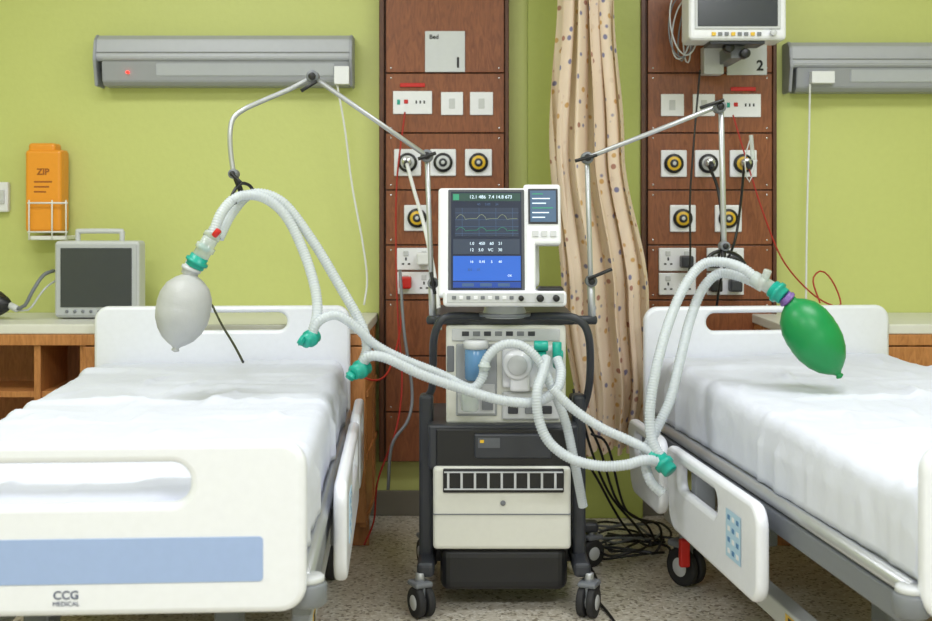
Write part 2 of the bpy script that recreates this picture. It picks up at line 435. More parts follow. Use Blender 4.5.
# ================= SHARPS / DISPENSER =================
g = group('orange_dispenser_box', P(45, 232, 4.7))
rb('body', 25, 150, 61, 232, 4.68, .10, ORANGE, g, .012, 3)
rb('cap', 28, 143, 55, 154, 4.69, .08, ORANGE, g, .012, 3)
rb('side_lip', 56, 150, 63, 196, 4.70, .06, ORANGE, g, .006)
BRI = mat('brown_ink', (160, 90, 28), .5)
text('front_print', 'ZIP', .034, P(43, 172, 4.679), BRI, g, bold=.001)
for i, v in enumerate((181, 186, 191)): rb('print_%d' % i, 34, v, 52-i*3, v+1.6, 4.6795, .001, BRI, g, 0)
WHW = mat('white_wire', (228, 230, 228), .4)
for i, v in enumerate((203, 232)):
    c = [P(28, v, 4.79), P(28, v, 4.66), P(67, v, 4.66), P(67, v, 4.79)]
    for a, b_ in zip(c, c[1:]): cyl('wire_%d' % i, a, b_, .0035, WHW, g, 8)
for i, u in enumerate((29, 52, 66)):
    cyl('wire_v%d' % i, P(u, 200, 4.66), P(u, 240, 4.66), .003, WHW, g, 8)
rb('wire_base', 30, 236, 66, 240, 4.66, .13, WHW, g, .003)
g = group('wall_switch', P(2, 197, 4.8)); rb('plate', -8, 182, 8, 212, 4.77, .029, PLASTW, g, .006); rb('rocker', -2, 190, 4, 204, 4.764, .01, LGREY, g, .002)

# ================= SMALL MONITOR ON COUNTER =================
g = group('patient_monitor', P(98, 313, 4.55))
zc = .81; a = P(54, 243, 4.5).x; b_ = P(139, 243, 4.5).x; zt = P(0, 241, 4.5).z
box('case', a, b_, 4.50, 4.60, zc+.005, zt, LGREY, g, .014, 3)
box('case_rear', a+.03, b_-.05, 4.58, 4.68, zc+.005, zt-.04, LGREY, g, .014, 3)
box('bezel', a+.008, b_-.008, 4.496, 4.503, zc+.014, zt-.010, mat('monitor_bezel', (184, 188, 192), .4), g, .004)
box('screen', a+.026, b_-.026, 4.492, 4.498, zc+.046, zt-.026, SCR, g, .002)
for i in range(7): cyl('button_%d' % i, (a+.05+.03*i, 4.497, zc+.030), (a+.05+.03*i, 4.491, zc+.030), .006, MGREY, g, 10)
x0, x1 = P(78, 0, 4.55).x, P(122, 0, 4.55).x
sweep('carry_handle', [(x0, 4.55, zt-.005), (x0, 4.55, zt+.03), (x0+.01, 4.55, zt+.036), (x1-.01, 4.55, zt+.036), (x1, 4.55, zt+.03), (x1, 4.55, zt-.005)], .010, LGREY, g, 10, .004)
g = group('bag_valve_mask', (-1.71, 4.5, .81))
lathe('bulb', (-1.84, 4.52, .872), (-1.70, 4.48, .865), [(0, .01), (.1, .04), (.35, .055), (.6, .05), (.85, .03), (1, .012)], BLACK, g)
cyl('neck', (-1.705, 4.482, .865), (-1.67, 4.47, .85), .013, LGREY, g)
sweep('tube', [(-1.675, 4.47, .853), (-1.64, 4.46, .865), (-1.61, 4.46, .92), (-1.585, 4.5, .975), (-1.565, 4.56, .99)], .007, MGREY, g, 8)
sweep('tube_2', [(-1.675, 4.48, .845), (-1.63, 4.48, .85), (-1.60, 4.5, .90), (-1.58, 4.52, .93), (-1.565, 4.57, .95)], .004, LGREY, g, 8)

# ================= HANGING MONITOR (right) =================
g = group('wall_mounted_patient_monitor', P(738, 0, 4.45))
rb('case', 689, -40, 787, 40, 4.38, .16, PLASTW, g, .016, 3)
rb('screen_bezel', 695, -34, 781, 29, 4.374, .008, LGREY, g, .004)
rb('screen', 698, -31, 778, 26, 4.370, .006, SCR, g, .002)
for i in range(8): rb('key_%d' % i, 712+i*6.5, 32, 716+i*6.5, 35.5, 4.374, .008, MGREY if i % 3 else YELL, g, .001)
p = P(773, 33, 4.375); cyl('dial', p, p+Vector((0, -.015, 0)), .012, LGREY, g)
rb('mount_plate', 710, 40, 765, 44, 4.40, .12, DGREY, g, .003)
rb('mount_arm', 731, 44, 745, 58, 4.46, .27, MGREY, g, .004)
rb('mount_clamp', 704, 46, 724, 74, 4.66, .07, LGREY, g, .004)
for k in (-1, 1):
    p = P(738+k*8, 50+k*3, 4.42); cyl('mount_knob', p, p+Vector((.0, .05, 0)), .018, BLACK, g)
for i in range(5):
    pts = [(683+6*math.sin(t*.8+i)+i*.8, -6+ (i*2) + 34*(1-math.cos(t))/1.0*.9, 4.55+.01*i) for t in [j*math.pi*2/14 for j in range(15)]]
    pts = [(u + 9*math.sin(t), v, y) for (u, v, y), t in zip(pts, [j*math.pi*2/14 for j in range(15)])]
    sweep('coiled_lead_%d' % i, [P(*q) for q in pts], .0032, MGREY if i % 2 else LGREY, g, 6, .012)
g2 = group('monitor_lead_connector', P(750, 150, 4.5))
cyl('clip', P(751, 135, 4.5), P(753, 160, 4.5), .008, CLEAR, g2); sweep('lead', [P(751, 136, 4.5), P(745, 160, 4.5), P(749, 182, 4.5), P(757, 160, 4.5)], .0025, LGREY, g2, 6)

# ================= CURTAIN =================
def lerp_tab(tab, z):
    for (z0, v0), (z1, v1) in zip(tab, tab[1:]):
        if z0 >= z >= z1:
            t = (z0-z)/(z0-z1); t = t*t*(3-2*t); return v0+(v1-v0)*t
    return tab[-1][1] if z < tab[-1][0] else tab[0][1]
YC = 4.42
def zz(v): return CAMZ-(v-210)*YC/F
def xx(u): return (u-466)*YC/F
Lt = [(2.62, xx(563)), (zz(0), xx(562)), (zz(150), xx(552)), (zz(300), xx(562)), (zz(452), xx(582))]
Rt = [(2.62, xx(614)), (zz(0), xx(611)), (zz(150), xx(624)), (zz(300), xx(648)), (zz(380), xx(651)), (zz(452), xx(640))]
g = group('privacy_curtain', (xx(595), YC, zz(452)))
bm = bmesh.new(); uvl = bm.loops.layers.uv.new('UVMap'); NX, NZ = 220, 120; grid = []
zt, zb = 2.62, zz(452)
for j in range(NZ+1):
    z = zt+(zb-zt)*j/NZ; L, R = lerp_tab(Lt, z), lerp_tab(Rt, z); row = []
    for i in range(NX+1):
        s = i/NX
        ph = 2.6*noise.noise(Vector((s*2.4, z*.75, 0)))
        a = 2*math.pi*4.6*s+ph
        am = .040+.026*noise.noise(Vector((s*3.5, z*.8, 8)))
        y = YC + am*math.sin(a)+.014*math.sin(2.35*a+1.5+z*1.3)+.016*noise.noise(Vector((s*10, z*2.2, 3)))+.006*noise.noise(Vector((s*22, z*5, 5)))
        x = L+(R-L)*s + .016*math.sin(2*a+.6+.8*z)
        v = bm.verts.new((x, y, z+(.014*math.sin(a)+.02*s)*(j/NZ))); row.append((v, (s*.95, z)))
    grid.append(row)
for j in range(NZ):
    for i in range(NX):
        q = [grid[j][i], grid[j][i+1], grid[j+1][i+1], grid[j+1][i]]
        f = bm.faces.new([w[0] for w in q])
        for l, w in zip(f.loops, q): l[uvl].uv = w[1]
me = bpy.data.meshes.new('cloth'); bm.to_mesh(me); bm.free(); smooth(me); o = link(me, 'cloth', CURT, g)
cyl('curtain_track', (xx(590), -1.0, 2.645), (xx(590), 4.79, 2.645), .014, METAL, g)
for i in range(6): cyl('track_hanger_%d' % i, (xx(590), -.5+i*1.0, 2.65), (xx(590), -.5+i*1.0, 2.899), .006, METAL, g, 8)

# ================= BEDS =================
def caster(g, x, y, r, w=.028, tag='', top=None, blk=RUB, rot=0):
    R = Matrix.Translation((x, y, 0)) @ Matrix.Rotation(rot, 4, 'Z')
    def T(p): return R @ Vector(p)
    prof = [(0, r*.8), (.06, r*.95), (.2, r), (.8, r), (.94, r*.95), (1, r*.8)]
    for s in (-1, 1):
        c = s*w*.62
        lathe('wheel_tyre'+tag, T((c-w*.45, 0, r)), T((c+w*.45, 0, r)), prof, blk, g, 28)
        cyl('wheel_hub'+tag, T((c-w*.5, 0, r)), T((c+w*.5, 0, r)), r*.55, LGREY, g, 18)
    o = box('fork'+tag, -w*.14, w*.14, -r*.45, r*.9, r*.9, r*2.15, MGREY, g, .003); o.data.transform(R)
    o = box('fork_cap'+tag, -w*1.1, w*1.1, -r*.5, r*.9, r*1.95, r*2.3, MGREY, g, .006); o.data.transform(R)
    cyl('stem'+tag, T((0, r*.2, r*2.2)), T((0, r*.2, top or r*2.8)), .014, METAL, g, 14)

def bed(loc, rot, railz, railx, railend, lift_head, lift_foot):
    g = group('hospital_bed', loc, rot, True)
    W = .448; LEN = 1.98
    out = rrect(-W, .44, W, .892, .045)
    out = [(x, z+ (.0 if z < .8 else -.016*max(0, (abs(x)-.30))/.15)) for x, z in out]
    plate('headboard', out, [rrect(-.225, .795, .225, .857, .03)[::-1]], .036, Matrix.Translation((0, 0, 0)), BEDW, g, .012)
    plate('footboard', rrect(-W, .455, W, .782, .05), [rrect(-.23, .665, .23, .742, .036)[::-1]], .04, Matrix.Translation((0, -LEN, 0)), BEDW, g, .014)
    plate('blue_strip', rrect(-.367, .517, .367, .602, .008), [], .003, Matrix.Translation((0, -LEN-.0205, 0)), BLUE, g, .001)
    INK = mat('logo_ink', (70, 82, 112), .5)
    text('bed_label', 'CCG', .022, (0, -LEN-.0208, .496), INK, g, bold=.0004)
    text('bed_label_small', 'MEDICAL', .012, (0, -LEN-.0208, .480), INK, g)
    bm = bmesh.new(); NX, NY = 90, 150; hx, hy = .43, .955; top = []
    for j in range(NY+1):
        row = []; tt = j/NY   # 0 = foot end, 1 = head end
        lift = lift_foot+(lift_head-lift_foot)*tt**1.5
        for i in range(NX+1):
            s = i/NX; d = s*1.12
            if d < .13: x, z = -hx, .52+d
            elif d < .99: x, z = -hx+(d-.13), .65
            else: x, z = hx, .65-(d-.99)
            yy = -.985+(-hy+2*hy*j/NY)
            ex = hx-abs(x); ez = .65-z; rr = .04
            if ex < rr and ez < rr:
                vx, vz = (rr-ex), (rr-ez); l = math.hypot(vx, vz)
                if l > rr: x = math.copysign(hx-rr+vx/l*rr, x); z = .65-rr+vz/l*rr
            ey = hy-abs(yy+.985)
            if ey < .05: z -= (.05-math.sqrt(max(0, .05**2-(.05-ey)**2)))*(z-.52)/.13
            z = .52+(z-.52)*(1+lift/.13)
            w = noise.noise(Vector((x*2.2+loc[0]*3, yy*2.6, z*2)))*.006
            w += max(0, noise.noise(Vector(((x+yy*.5)*9+loc[0], (yy-x*.4)*2.0, 1.3))))*.008
            w += max(0, noise.noise(Vector(((x*2.1), yy*15, 4+loc[0]))))**2*.026
            w += max(0, noise.noise(Vector(((x-yy*.3)*20, yy*4, 7))))**2*.024
            # crease ridges (pressed fold lines of the sheet)
            for cx in (-.14, .15):
                w += .003*math.exp(-((x-cx-.01*math.sin(yy*3))/.008)**2)
            if ez > .045: x += math.copysign(w*1.3+.004*noise.noise(Vector((yy*14, z*6, 9))), x)
            else: z += w-.003
            row.append(bm.verts.new((x, yy, z)))
        top.append(row)
    for j in range(NY):
        for i in range(NX): bm.faces.new((top[j][i], top[j][i+1], top[j+1][i+1], top[j+1][i]))
    bm.faces.new([r[0] for r in top]+[r[-1] for r in reversed(top)])
    bm.faces.new(top[0]); bm.faces.new(top[-1])
    fin(bm, 'mattress_with_sheet', SHEET, g, True)
    box('deck', -.42, .42, -1.93, -.04, .485, .517, LGREY, g, .004)
    for s in (-1, 1):
        cyl('side_tube', (s*.44, -1.94, .50), (s*.44, -.03, .50), .017, METAL, g)
        box('side_beam', s*.415, s*.452, -1.93, -.04, .425, .478, MGREY, g, .004)
        cyl('corner_bumper', (s*.45, -1.95, .455), (s*.45, -1.95, .50), .035, MGREY, g)
        cyl('corner_bumper_cap', (s*.45, -1.95, .50), (s*.45, -1.95, .512), .03, LGREY, g)
        box('chassis_beam', s*.36, s*.41, -1.88, -.12, .17, .225, LGREY, g, .006)
        box('warning_label', s*.4095, s*.411, -1.30, -1.22, .18, .215, YELL, g, 0)
        box('warning_label_mark', s*.4105, s*.412, -1.28, -1.24, .185, .21, BLACK, g, 0)
        for nm, ya, yb_ in (('head', -.12, -.53), ('foot', -.58, railend)):
            L = ya-yb_
            outer = rrect(0, railz-.24, L, railz, .055)
            outer = [(x+(.05*(1-(z-(railz-.24))/.24) if x < .1 else 0), z) for x, z in outer]
            holes = [rrect(.14, railz-.105, min(L*.62, .54), railz-.035, .03)[::-1]] if L > .5 else [rrect(.1, railz-.1, L-.08, railz-.035, .03)[::-1]]
            M = Matrix.Translation((s*railx, ya, 0)) @ Matrix.Rotation(math.radians(-90), 4, 'Z')
            plate('side_rail_'+nm, outer, holes, .032, M, BEDW, g, .012)
            for q in (.25, .75):
                yy = ya-L*q
                box('rail_arm', s*.45, s*(railx-.012), yy-.02, yy+.02, railz-.2, .47, MGREY, g, .004)
            if nm == 'foot':
                f = s*(railx+.0165); yc = ya-L*.79
                box('keypad', f-.001, f+.0015*s, yc-.055, yc+.055, railz-.175, railz-.055, mat('keypad_blue', (176, 208, 232), .4), g, .0008)
                for a in range(3):
                    for b_ in range(4):
                        yk = yc-.045+a*.032; zk = railz-.168+b_*.028
                        box('key', f, f+.0022*s, yk+.004, yk+.022, zk+.004, zk+.016, mat('key_blue', (80, 130, 180), .4) if (a+b_) % 2 else PLASTW, g, .0005)
    for y in (-.2, -1.78):
        box('chassis_cross', -.40, .40, y-.03, y+.03, .175, .22, LGREY, g, .006)
    for y in (-.55, -1.4):
        for s in (-.22, .22):
            box('lift_column', s-.03, s+.03, y-.05, y+.05, .2, .485, MGREY, g, .006)
        box('lift_cross', -.4, .4, y-.035, y+.035, .40, .445, DGREY, g, .006)
    for i, (x, y) in enumerate(((-.385, -.3), (.385, -.3), (-.385, -1.78), (.385, -1.78))):
        caster(g, x, y, .062, .03, '_%d' % i, .2, RUB, .5 if x < 0 else -.3)
        box('brake_pedal_%d' % i, x-.045, x-.012, y-.085, y-.06, .08, .17, RED, g, .006)
    return g
bed((-.859, 4.25, 0), math.radians(3.1), .575, .485, -1.46, .045, .03)
bed((1.066, 4.25, 0), math.radians(6.5), .52, .522, -1.37, .07, .035)

# ================= VENTILATOR =================
V = group('medical_ventilator', (.11, 3.85, 0))
rb('base_skirt', 440, 548, 568, 592, 3.64, .46, BLACK, V, .03, 4)
rb('compressor_case', 433, 467, 571, 550, 3.62, .44, CREAM, V, .012, 3)
rb('grille_frame', 443, 469, 564, 493, 3.612, .01, BLACK, V, .004)
for i in range(9):
    rb('grille_slat_%d' % i, 447+i*13.4, 472, 449.4+i*13.4, 490, 3.606, .008, LGREY, V, .001)
rb('grille_bar', 444, 472, 563, 473.2, 3.605, .008, LGREY, V, .001)
rb('grille_bar_low', 444, 489, 563, 490.2, 3.605, .008, LGREY, V, .001)
rb('compressor_seam', 433, 514, 571, 515, 3.617, .01, MGREY, V, 0)
p = P(503, 503, 3.618); cyl('badge', p, p+Vector((0, -.003, 0)), .008, MGREY, V)
rb('battery_shelf', 428, 425, 578, 470, 3.64, .42, DGREY, V, .008)
rb('battery_bay', 436, 429, 574, 466, 3.634, .02, BLACK, V, .004)
rb('battery_module', 474, 434, 552, 459, 3.625, .03, DGREY, V, .006)
rb('battery_label', 478, 438, 500, 448, 3.6235, .002, mat('label_grey', (90, 94, 100), .5), V, 0)
rb('battery_led', 480, 440, 484, 443, 3.622, .002, YELL, V, 0)
rb('body', 446, 325, 566, 424, 3.68, .36, CREAM, V, .010, 3)
rb('body_top_tray', 434, 315, 576, 325, 3.68, .40, DGREY, V, .010, 3)
rb('control_strip', 452, 329, 560, 341, 3.672, .012, LGREY, V, .003)
for i in range(7): rb('strip_key_%d' % i, 462+i*11, 331.5, 469+i*11, 336, 3.669, .006, MGREY if i % 2 else DGREY, V, .001)
rb('left_recess', 456, 344, 497, 416, 3.673, .012, mat('recess_grey', (164, 168, 172), .4), V, .004)
rb('left_lower_door', 458, 384, 495, 414, 3.669, .006, LGREY, V, .004)
rb('right_module', 502, 345, 560, 388, 3.664, .02, PLASTW, V, .008)
rb('lower_module', 502, 392, 560, 420, 3.668, .016, LGREY, V, .006)
for i in range(3): rb('module_port_%d' % i, 508+i*17, 406, 518+i*17, 414, 3.662, .01, DGREY if i != 1 else MGREY, V, .003)
rb('label', 482, 398, 493, 410, 3.664, .003, MGREY, V, 0)
rb('side_latch', 447, 346, 454, 372, 3.674, .01, MGREY, V, .003)
cyl('filter_bowl', P(476, 348, 3.63), P(476, 380, 3.63), .034, BFILT, V)
cyl('filter_core', P(476, 350, 3.63), P(476, 376, 3.63), .016, mat('filter_core', (70, 115, 175), .4), V)
cyl('filter_cap', P(476, 340, 3.63), P(476, 349, 3.63), .038, LGREY, V)
cyl('water_trap', P(470, 390, 3.63), P(470, 411, 3.63), .026, CLEAR, V)
cyl('water_trap_ring', P(470, 385, 3.63), P(470, 391, 3.63), .028, DGREY, V)
p = P(517, 364, 3.664); cyl('flow_cover', p, p+Vector((0, -.03, 0)), .046, PLASTW, V, 32); cyl('flow_cover_cap', p+Vector((0, -.03, 0)), p+Vector((0, -.038, 0)), .03, LGREY, V, 28)
rb('flow_cover_leg', 510, 364, 530, 392, 3.645, .025, PLASTW, V, .008)
cyl('expiratory_port', P(543, 368, 3.64), P(541, 352, 3.60), .016, TEAL, V); cyl('inspiratory_port', P(558, 366, 3.64), P(558, 352, 3.60), .016, TEAL, V)
cyl('port_cap', P(534, 346, 3.6), P(548, 346, 3.6), .016, TEAL, V)
cyl('port_elbow', P(557, 342, 3.6), P(557, 362, 3.6), .014, TEAL, V)
for nm, pts in (('handle_right', [(505, 317, 3.72), (560, 316, 3.64), (580, 321, 3.63), (589, 338, 3.64), (590, 375, 3.68), (586, 400, 3.72), (576, 425, 3.74)]),
                ('handle_left', [(500, 317, 3.72), (455, 316, 3.64), (441, 321, 3.63), (434, 338, 3.64), (433, 365, 3.68), (432, 388, 3.72), (424, 405, 3.74), (424, 430, 3.74)])):
    sweep(nm, [P(*q) for q in pts], .012, DGREY, V, 12, .01)
rb('frame_post_left', 419, 395, 433, 572, 3.70, .06, DGREY, V, .012, 3)
rb('frame_post_right', 573, 395, 586, 572, 3.70, .06, DGREY, V, .012, 3)
rb('frame_post_left_rear', 424, 395, 433, 560, 3.98, .06, BLACK, V, .012, 3)
rb('frame_post_right_rear', 570, 395, 582, 560, 3.98, .06, BLACK, V, .012, 3)
x0, x1 = P(422, 0, 3.7).x, P(584, 0, 3.7).x
box('base_rail_left', x0-.012, x0+.04, 3.60, 4.14, .115, .16, DGREY, V, .014, 3)
box('base_rail_right', x1-.04, x1+.012, 3.60, 4.14, .115, .16, DGREY, V, .014, 3)
box('base_cross', x0, x1, 3.80, 3.90, .105, .15, BLACK, V, .01)
caster(V, x0+.002, 3.60, .046, .026, '_fl', .13, RUB, .5); caster(V, x1+.003, 3.60, .046, .026, '_fr', .13, RUB, -.4)
caster(V, x0+.002, 4.12, .046, .026, '_rl', .13, RUB, .3); caster(V, x1+.06, 4.12, .046, .026, '_rr', .13, RUB, -1.0)
box('rear_outrigger', x1-.02, x1+.09, 4.10, 4.16, .115, .15, DGREY, V, .01)
# GUI
G = []
def gb(*a, **k): o = rb(*a, **k); G.append(o); return o
YG = 3.62
gb('gui_case', 438, 186, 528, 297, YG, .055, PLASTW, V, .010, 3)
gb('gui_side_case', 524, 182, 562, 244, YG+.004, .05, PLASTW, V, .010, 3)
gb('gui_lower_side', 524, 240, 536, 297, YG+.003, .05, PLASTW, V, .006, 3)
gb('gui_case_back', 452, 195, 540, 285, YG+.05, .06, LGREY, V, .02, 3)
gb('gui_bezel', 448, 188, 525, 292, YG-.003, .006, mat('bezel', (80, 83, 90), .4), V, .003)
gb('screen_background', 451, 190.5, 522, 290, YG-.005, .004, SCRN, V, .0005)
gb('screen_header', 452, 192, 521, 200, YG-.0058, .002, mat('screen_head', (34, 62, 56), .3, emit=.6), V, 0)
gb('screen_alarm', 453, 193, 459, 199, YG-.0064, .002, SCRG, V, 0)
gb('screen_wave_area', 455, 207, 519, 236, YG-.0058, .002, mat('screen_wave', (34, 44, 62), .3, emit=.7), V, 0)
for i in range(4): gb('wave_line_%d' % i, 455, 212+i*7, 519, 212.35+i*7, YG-.0064, .002, SCRL, V, 0)
for i in range(4): gb('wave_tick_%d' % i, 462+i*17, 207, 462.35+i*17, 236, YG-.0064, .002, SCRL, V, 0)
for nm, base, am, m in (('pressure', 218, 4, SCRY), ('flow', 230, 3, SCRG)):
    pts = []
    for i in range(60):
        t = (i % 20)/20; w = (math.sin(t*math.pi/.45) if t < .45 else -.25*math.exp(-(t-.45)*9))
        pts.append(P(456+i*1.05, base-am*w, YG-.0068))
    o = sweep('trace_'+nm, pts, .0006, m, V, 5, .004, raw=True); G.append(o)
gb('screen_mid_band', 453, 239, 520, 254, YG-.0058, .002, mat('screen_band', (44, 54, 70), .3, emit=.6), V, 0)
gb('screen_blue_panel', 453, 256, 521, 281, YG-.0058, .002, SCRB, V, 0)
gb('screen_blue_footer', 453, 282, 521, 288, YG-.0058, .002, mat('screen_foot', (24, 56, 128), .3, emit=.7), V, 0)
def gt(s, u, v, size, m): o = text('screen_text', s, size, P(u, v, YG-.0072), m, V); G.append(o)
gt('12.1 486  7.4 14.8 673', 491, 196, .0145, SCRT); gt('40     0.85     34', 488, 203.5, .010, SCRL)
for j, (v, row) in enumerate(((243.5, '1.0    450    60    21'), (250, '12    5.0    VC    30'))): gt(row, 486, v, .0125, SCRT)
gt('16      0.45      5      40', 486, 262, .0105, SCRT); gt('8.0     12', 474, 270, .010, SCRL); gt('OK', 510, 276, .009, SCRT)
for i in range(3): gb('soft_key_%d' % i, 462+i*18, 283.5, 474+i*18, 286.8, YG-.0064, .002, SCRL, V, 0)
gb('status_panel', 529, 187, 559, 223, YG, .006, DGREY, V, .002)
gb('status_screen', 531, 189, 557, 221, YG-.002, .004, mat('status_lcd', (60, 84, 110), .3, emit=.6), V, 0)
for i in range(6): gb('status_row_%d' % i, 533, 192+i*4.8, 544+(i*7 % 11), 193+i*4.8, YG-.003, .002, SCRG if i % 3 == 0 else SCRT, V, 0)
for i in range(3): gb('side_key_%d' % i, 533+i*9, 230, 539+i*9, 236, YG, .006, LGREY, V, .001)
rb('control_desk', 443, 291, 567, 307, YG-.04, .12, PLASTW, V, .012, 3)
rb('desk_face', 447, 293, 564, 303, YG-.043, .006, LGREY, V, .002)
for i in range(9): rb('desk_key_%d' % i, 452+i*7.2, 296, 456+i*7.2, 299.5, YG-.046, .006, PLASTW if i % 2 else MGREY, V, .001)
for u, r in ((540, .011), (556, .010), (521, .008)):
    p = P(u, 298, YG-.04); cyl('desk_knob', p, p+Vector((0, -.022, 0)), r, BLACK, V)
rb('desk_rest', 538, 287, 564, 293, YG-.03, .06, BLACK, V, .008)
xform(G, P(480, 297, YG), rx=math.radians(-9))
a = P(505, 307, 3.66); cyl('pedestal', a+Vector((0, .04, .02)), a+Vector((0, .04, -.035)), .055, LGREY, V, 32, .07)
cyl('pedestal_disc', a+Vector((0, .04, -.02)), a+Vector((0, .04, -.030)), .085, MGREY, V, 36)

# ================= SUPPORT ARMS =================
def rod(name, a, b_, r, m, g): return cyl(name, P(*a), P(*b_), r, m, g, 14)
def joint(g, q, r=.016, d=(0, 1, 0)):
    p = P(*q); dv = Vector(d)*.022
    cyl('joint', p-dv, p+dv, r, MGREY, g, 18); cyl('joint_cap', p-dv*1.3, p-dv, r*.6, BLACK, g, 12)
def wing(g, q, du, dv):
    rod('lever', (q[0]-du, q[1]-dv, q[2]-.03), (q[0]+du, q[1]+dv, q[2]-.03), .0055, BLACK, g)
g = group('ventilator_hose_support_arm', P(432, 315, 3.74))
rod('pole', (433, 322, 3.72), (427, 157, 3.72), .008, METAL, g)
rod('pole_sleeve', (433, 318, 3.72), (432, 285, 3.72), .012, METAL, g)
joint(g, (427, 156, 3.72), .02); joint(g, (433, 283, 3.72), .017)
rod('pole_clamp', (441, 320, 3.70), (428, 320, 3.72), .014, DGREY, g)
rod('arm_upper', (427, 156, 3.70), (313, 77, 3.60), .0075, METAL, g)
joint(g, (313, 77, 3.60), .019); wing(g, (309, 86, 3.6), 8, -5); wing(g, (433, 283, 3.72), 2, 11); wing(g, (427, 156, 3.72), 9, -3)
sweep('arm_lower', [P(313, 77, 3.60), P(290, 89, 3.57), P(262, 101, 3.53), P(243, 110, 3.5), P(233, 119, 3.49), P(230, 134, 3.48), P(231, 155, 3.48), P(234, 176, 3.48)], .0075, METAL, g, 12, .01)
joint(g, (234, 174, 3.48), .014)
rod('hook_stem', (235, 176, 3.48), (242, 194, 3.48), .008, BLACK, g)
sweep('hook', [P(236, 204, 3.44), P(232, 196, 3.44), P(240, 184, 3.47), P(250, 186, 3.5), P(256, 198, 3.53)], .005, BLACK, g, 8, .006)
wing(g, (236, 178, 3.48), 5, 5)
g = group('ventilator_hose_support_arm', P(591, 318, 3.74))
rod('pole', (592, 322, 3.72), (587, 158, 3.72), .008, METAL, g)
rod('pole_sleeve', (592, 318, 3.72), (591, 285, 3.72), .012, METAL, g)
rod('pole_clamp', (574, 320, 3.70), (596, 320, 3.72), .014, DGREY, g)
joint(g, (587, 158, 3.72), .019); joint(g, (591, 281, 3.72), .018); wing(g, (600, 274, 3.72), 12, -5); wing(g, (586, 158, 3.72), 11, -3)
rod('arm_upper', (589, 157, 3.70), (719, 106, 3.66), .0075, METAL, g)
joint(g, (719, 107, 3.66), .019); wing(g, (712, 104, 3.66), 12, -4)
rod('arm_lower', (721, 108, 3.66), (724, 246, 3.62), .0085, METAL, g)
joint(g, (724, 246, 3.62), .015)
rod('hook_stem', (724, 246, 3.62), (723, 262, 3.60), .008, BLACK, g)
sweep('hook', [P(706, 262, 3.58), P(712, 254, 3.6), P(724, 251, 3.62), P(738, 256, 3.64), P(745, 264, 3.66)], .006, BLACK, g, 8, .006)

# ================= BREATHING CIRCUITS =================
def conn(g, a, b_, r, m, nm='connector'):
    a, b_ = P(*a), P(*b_)
    lathe(nm, a, b_, [(0, r*.9), (.05, r), (.35, r), (.37, r*1.2), (.6, r*1.2), (.62, r*.95), (.95, r*.95), (1, r*.85)], m, g, 20)
g = group('breathing_circuit_hoses', P(400, 358, 3.5)); r = .0155
hose('limb_a', [P(213, 234, 3.40), P(222, 212, 3.42), P(238, 197, 3.45), P(262, 197, 3.48), P(285, 215, 3.5), P(303, 250, 3.5), P(315, 288, 3.48), P(317, 315, 3.46), P(311, 336, 3.44)], r, HOSE, g)
hose('limb_b', [P(219, 238, 3.44), P(232, 213, 3.48), P(252, 194, 3.5), P(282, 202, 3.52), P(312, 240, 3.53), P(338, 283, 3.53), P(360, 322, 3.52), P(367, 347, 3.5), P(360, 368, 3.48)], r, HOSE, g)
hose('limb_c', [P(311, 338, 3.44), P(318, 322, 3.44), P(336, 315, 3.45), P(356, 327, 3.47), P(374, 344, 3.49), P(400, 358, 3.5), P(440, 374, 3.52), P(470, 388, 3.53), P(482, 378, 3.54), P(486, 360, 3.54), P(500, 346, 3.54), P(520, 345, 3.54), P(538, 360, 3.54), P(552, 388, 3.54), P(565, 420, 3.54), P(573, 455, 3.54), P(579, 485, 3.56), P(583, 506, 3.58)], r*.93, HOSE, g)
hose('limb_d', [P(360, 370, 3.48), P(368, 357, 3.46), P(386, 358, 3.45), P(420, 374, 3.46), P(460, 388, 3.47), P(500, 400, 3.48), P(535, 402, 3.5), P(556, 390, 3.52), P(561, 372, 3.55), P(557, 358, 3.58)], r, HOSE, g)
conn(g, (316, 335, 3.46), (304, 342, 3.42), .021, TEAL); conn(g, (367, 366, 3.49), (353, 373, 3.45), .023, TEAL)
conn(g, (304, 342, 3.42), (299, 339, 3.42), .014, TEAL); conn(g, (353, 373, 3.45), (349, 379, 3.45), .014, TEAL)
conn(g, (484, 370, 3.53), (485, 362, 3.53), .016, CLEAR)
g = group('breathing_circuit_hoses', P(600, 440, 3.5))
hose('limb_a', [P(757, 279, 3.5), P(742, 268, 3.52), P(722, 262, 3.55), P(702, 265, 3.56), P(684, 287, 3.54), P(668, 325, 3.5), P(656, 370, 3.46), P(650, 410, 3.44), P(652, 440, 3.43), P(663, 461, 3.42)], r, HOSE, g)
hose('limb_b', [P(757, 284, 3.56), P(738, 276, 3.58), P(718, 274, 3.6), P(702, 290, 3.6), P(690, 320, 3.58), P(680, 360, 3.54), P(670, 400, 3.5), P(656, 430, 3.48), P(645, 455, 3.46), P(650, 480, 3.44), P(663, 494, 3.43)], r, HOSE, g)
hose('limb_c', [P(663, 463, 3.42), P(645, 460, 3.40), P(625, 465, 3.4), P(600, 466, 3.42), P(572, 459, 3.44), P(550, 443, 3.46), P(539, 420, 3.47), P(537, 392, 3.48), P(543, 372, 3.52), P(546, 358, 3.57)], r, HOSE, g)
hose('limb_d', [P(552, 388, 3.46), P(572, 408, 3.46), P(600, 427, 3.45), P(628, 440, 3.44), P(648, 450, 3.43), P(663, 462, 3.42)], r*.93, HOSE, g)
conn(g, (658, 457, 3.43), (671, 472, 3.40), .024, TEAL); conn(g, (650, 453, 3.43), (659, 462, 3.42), .017, TEAL)

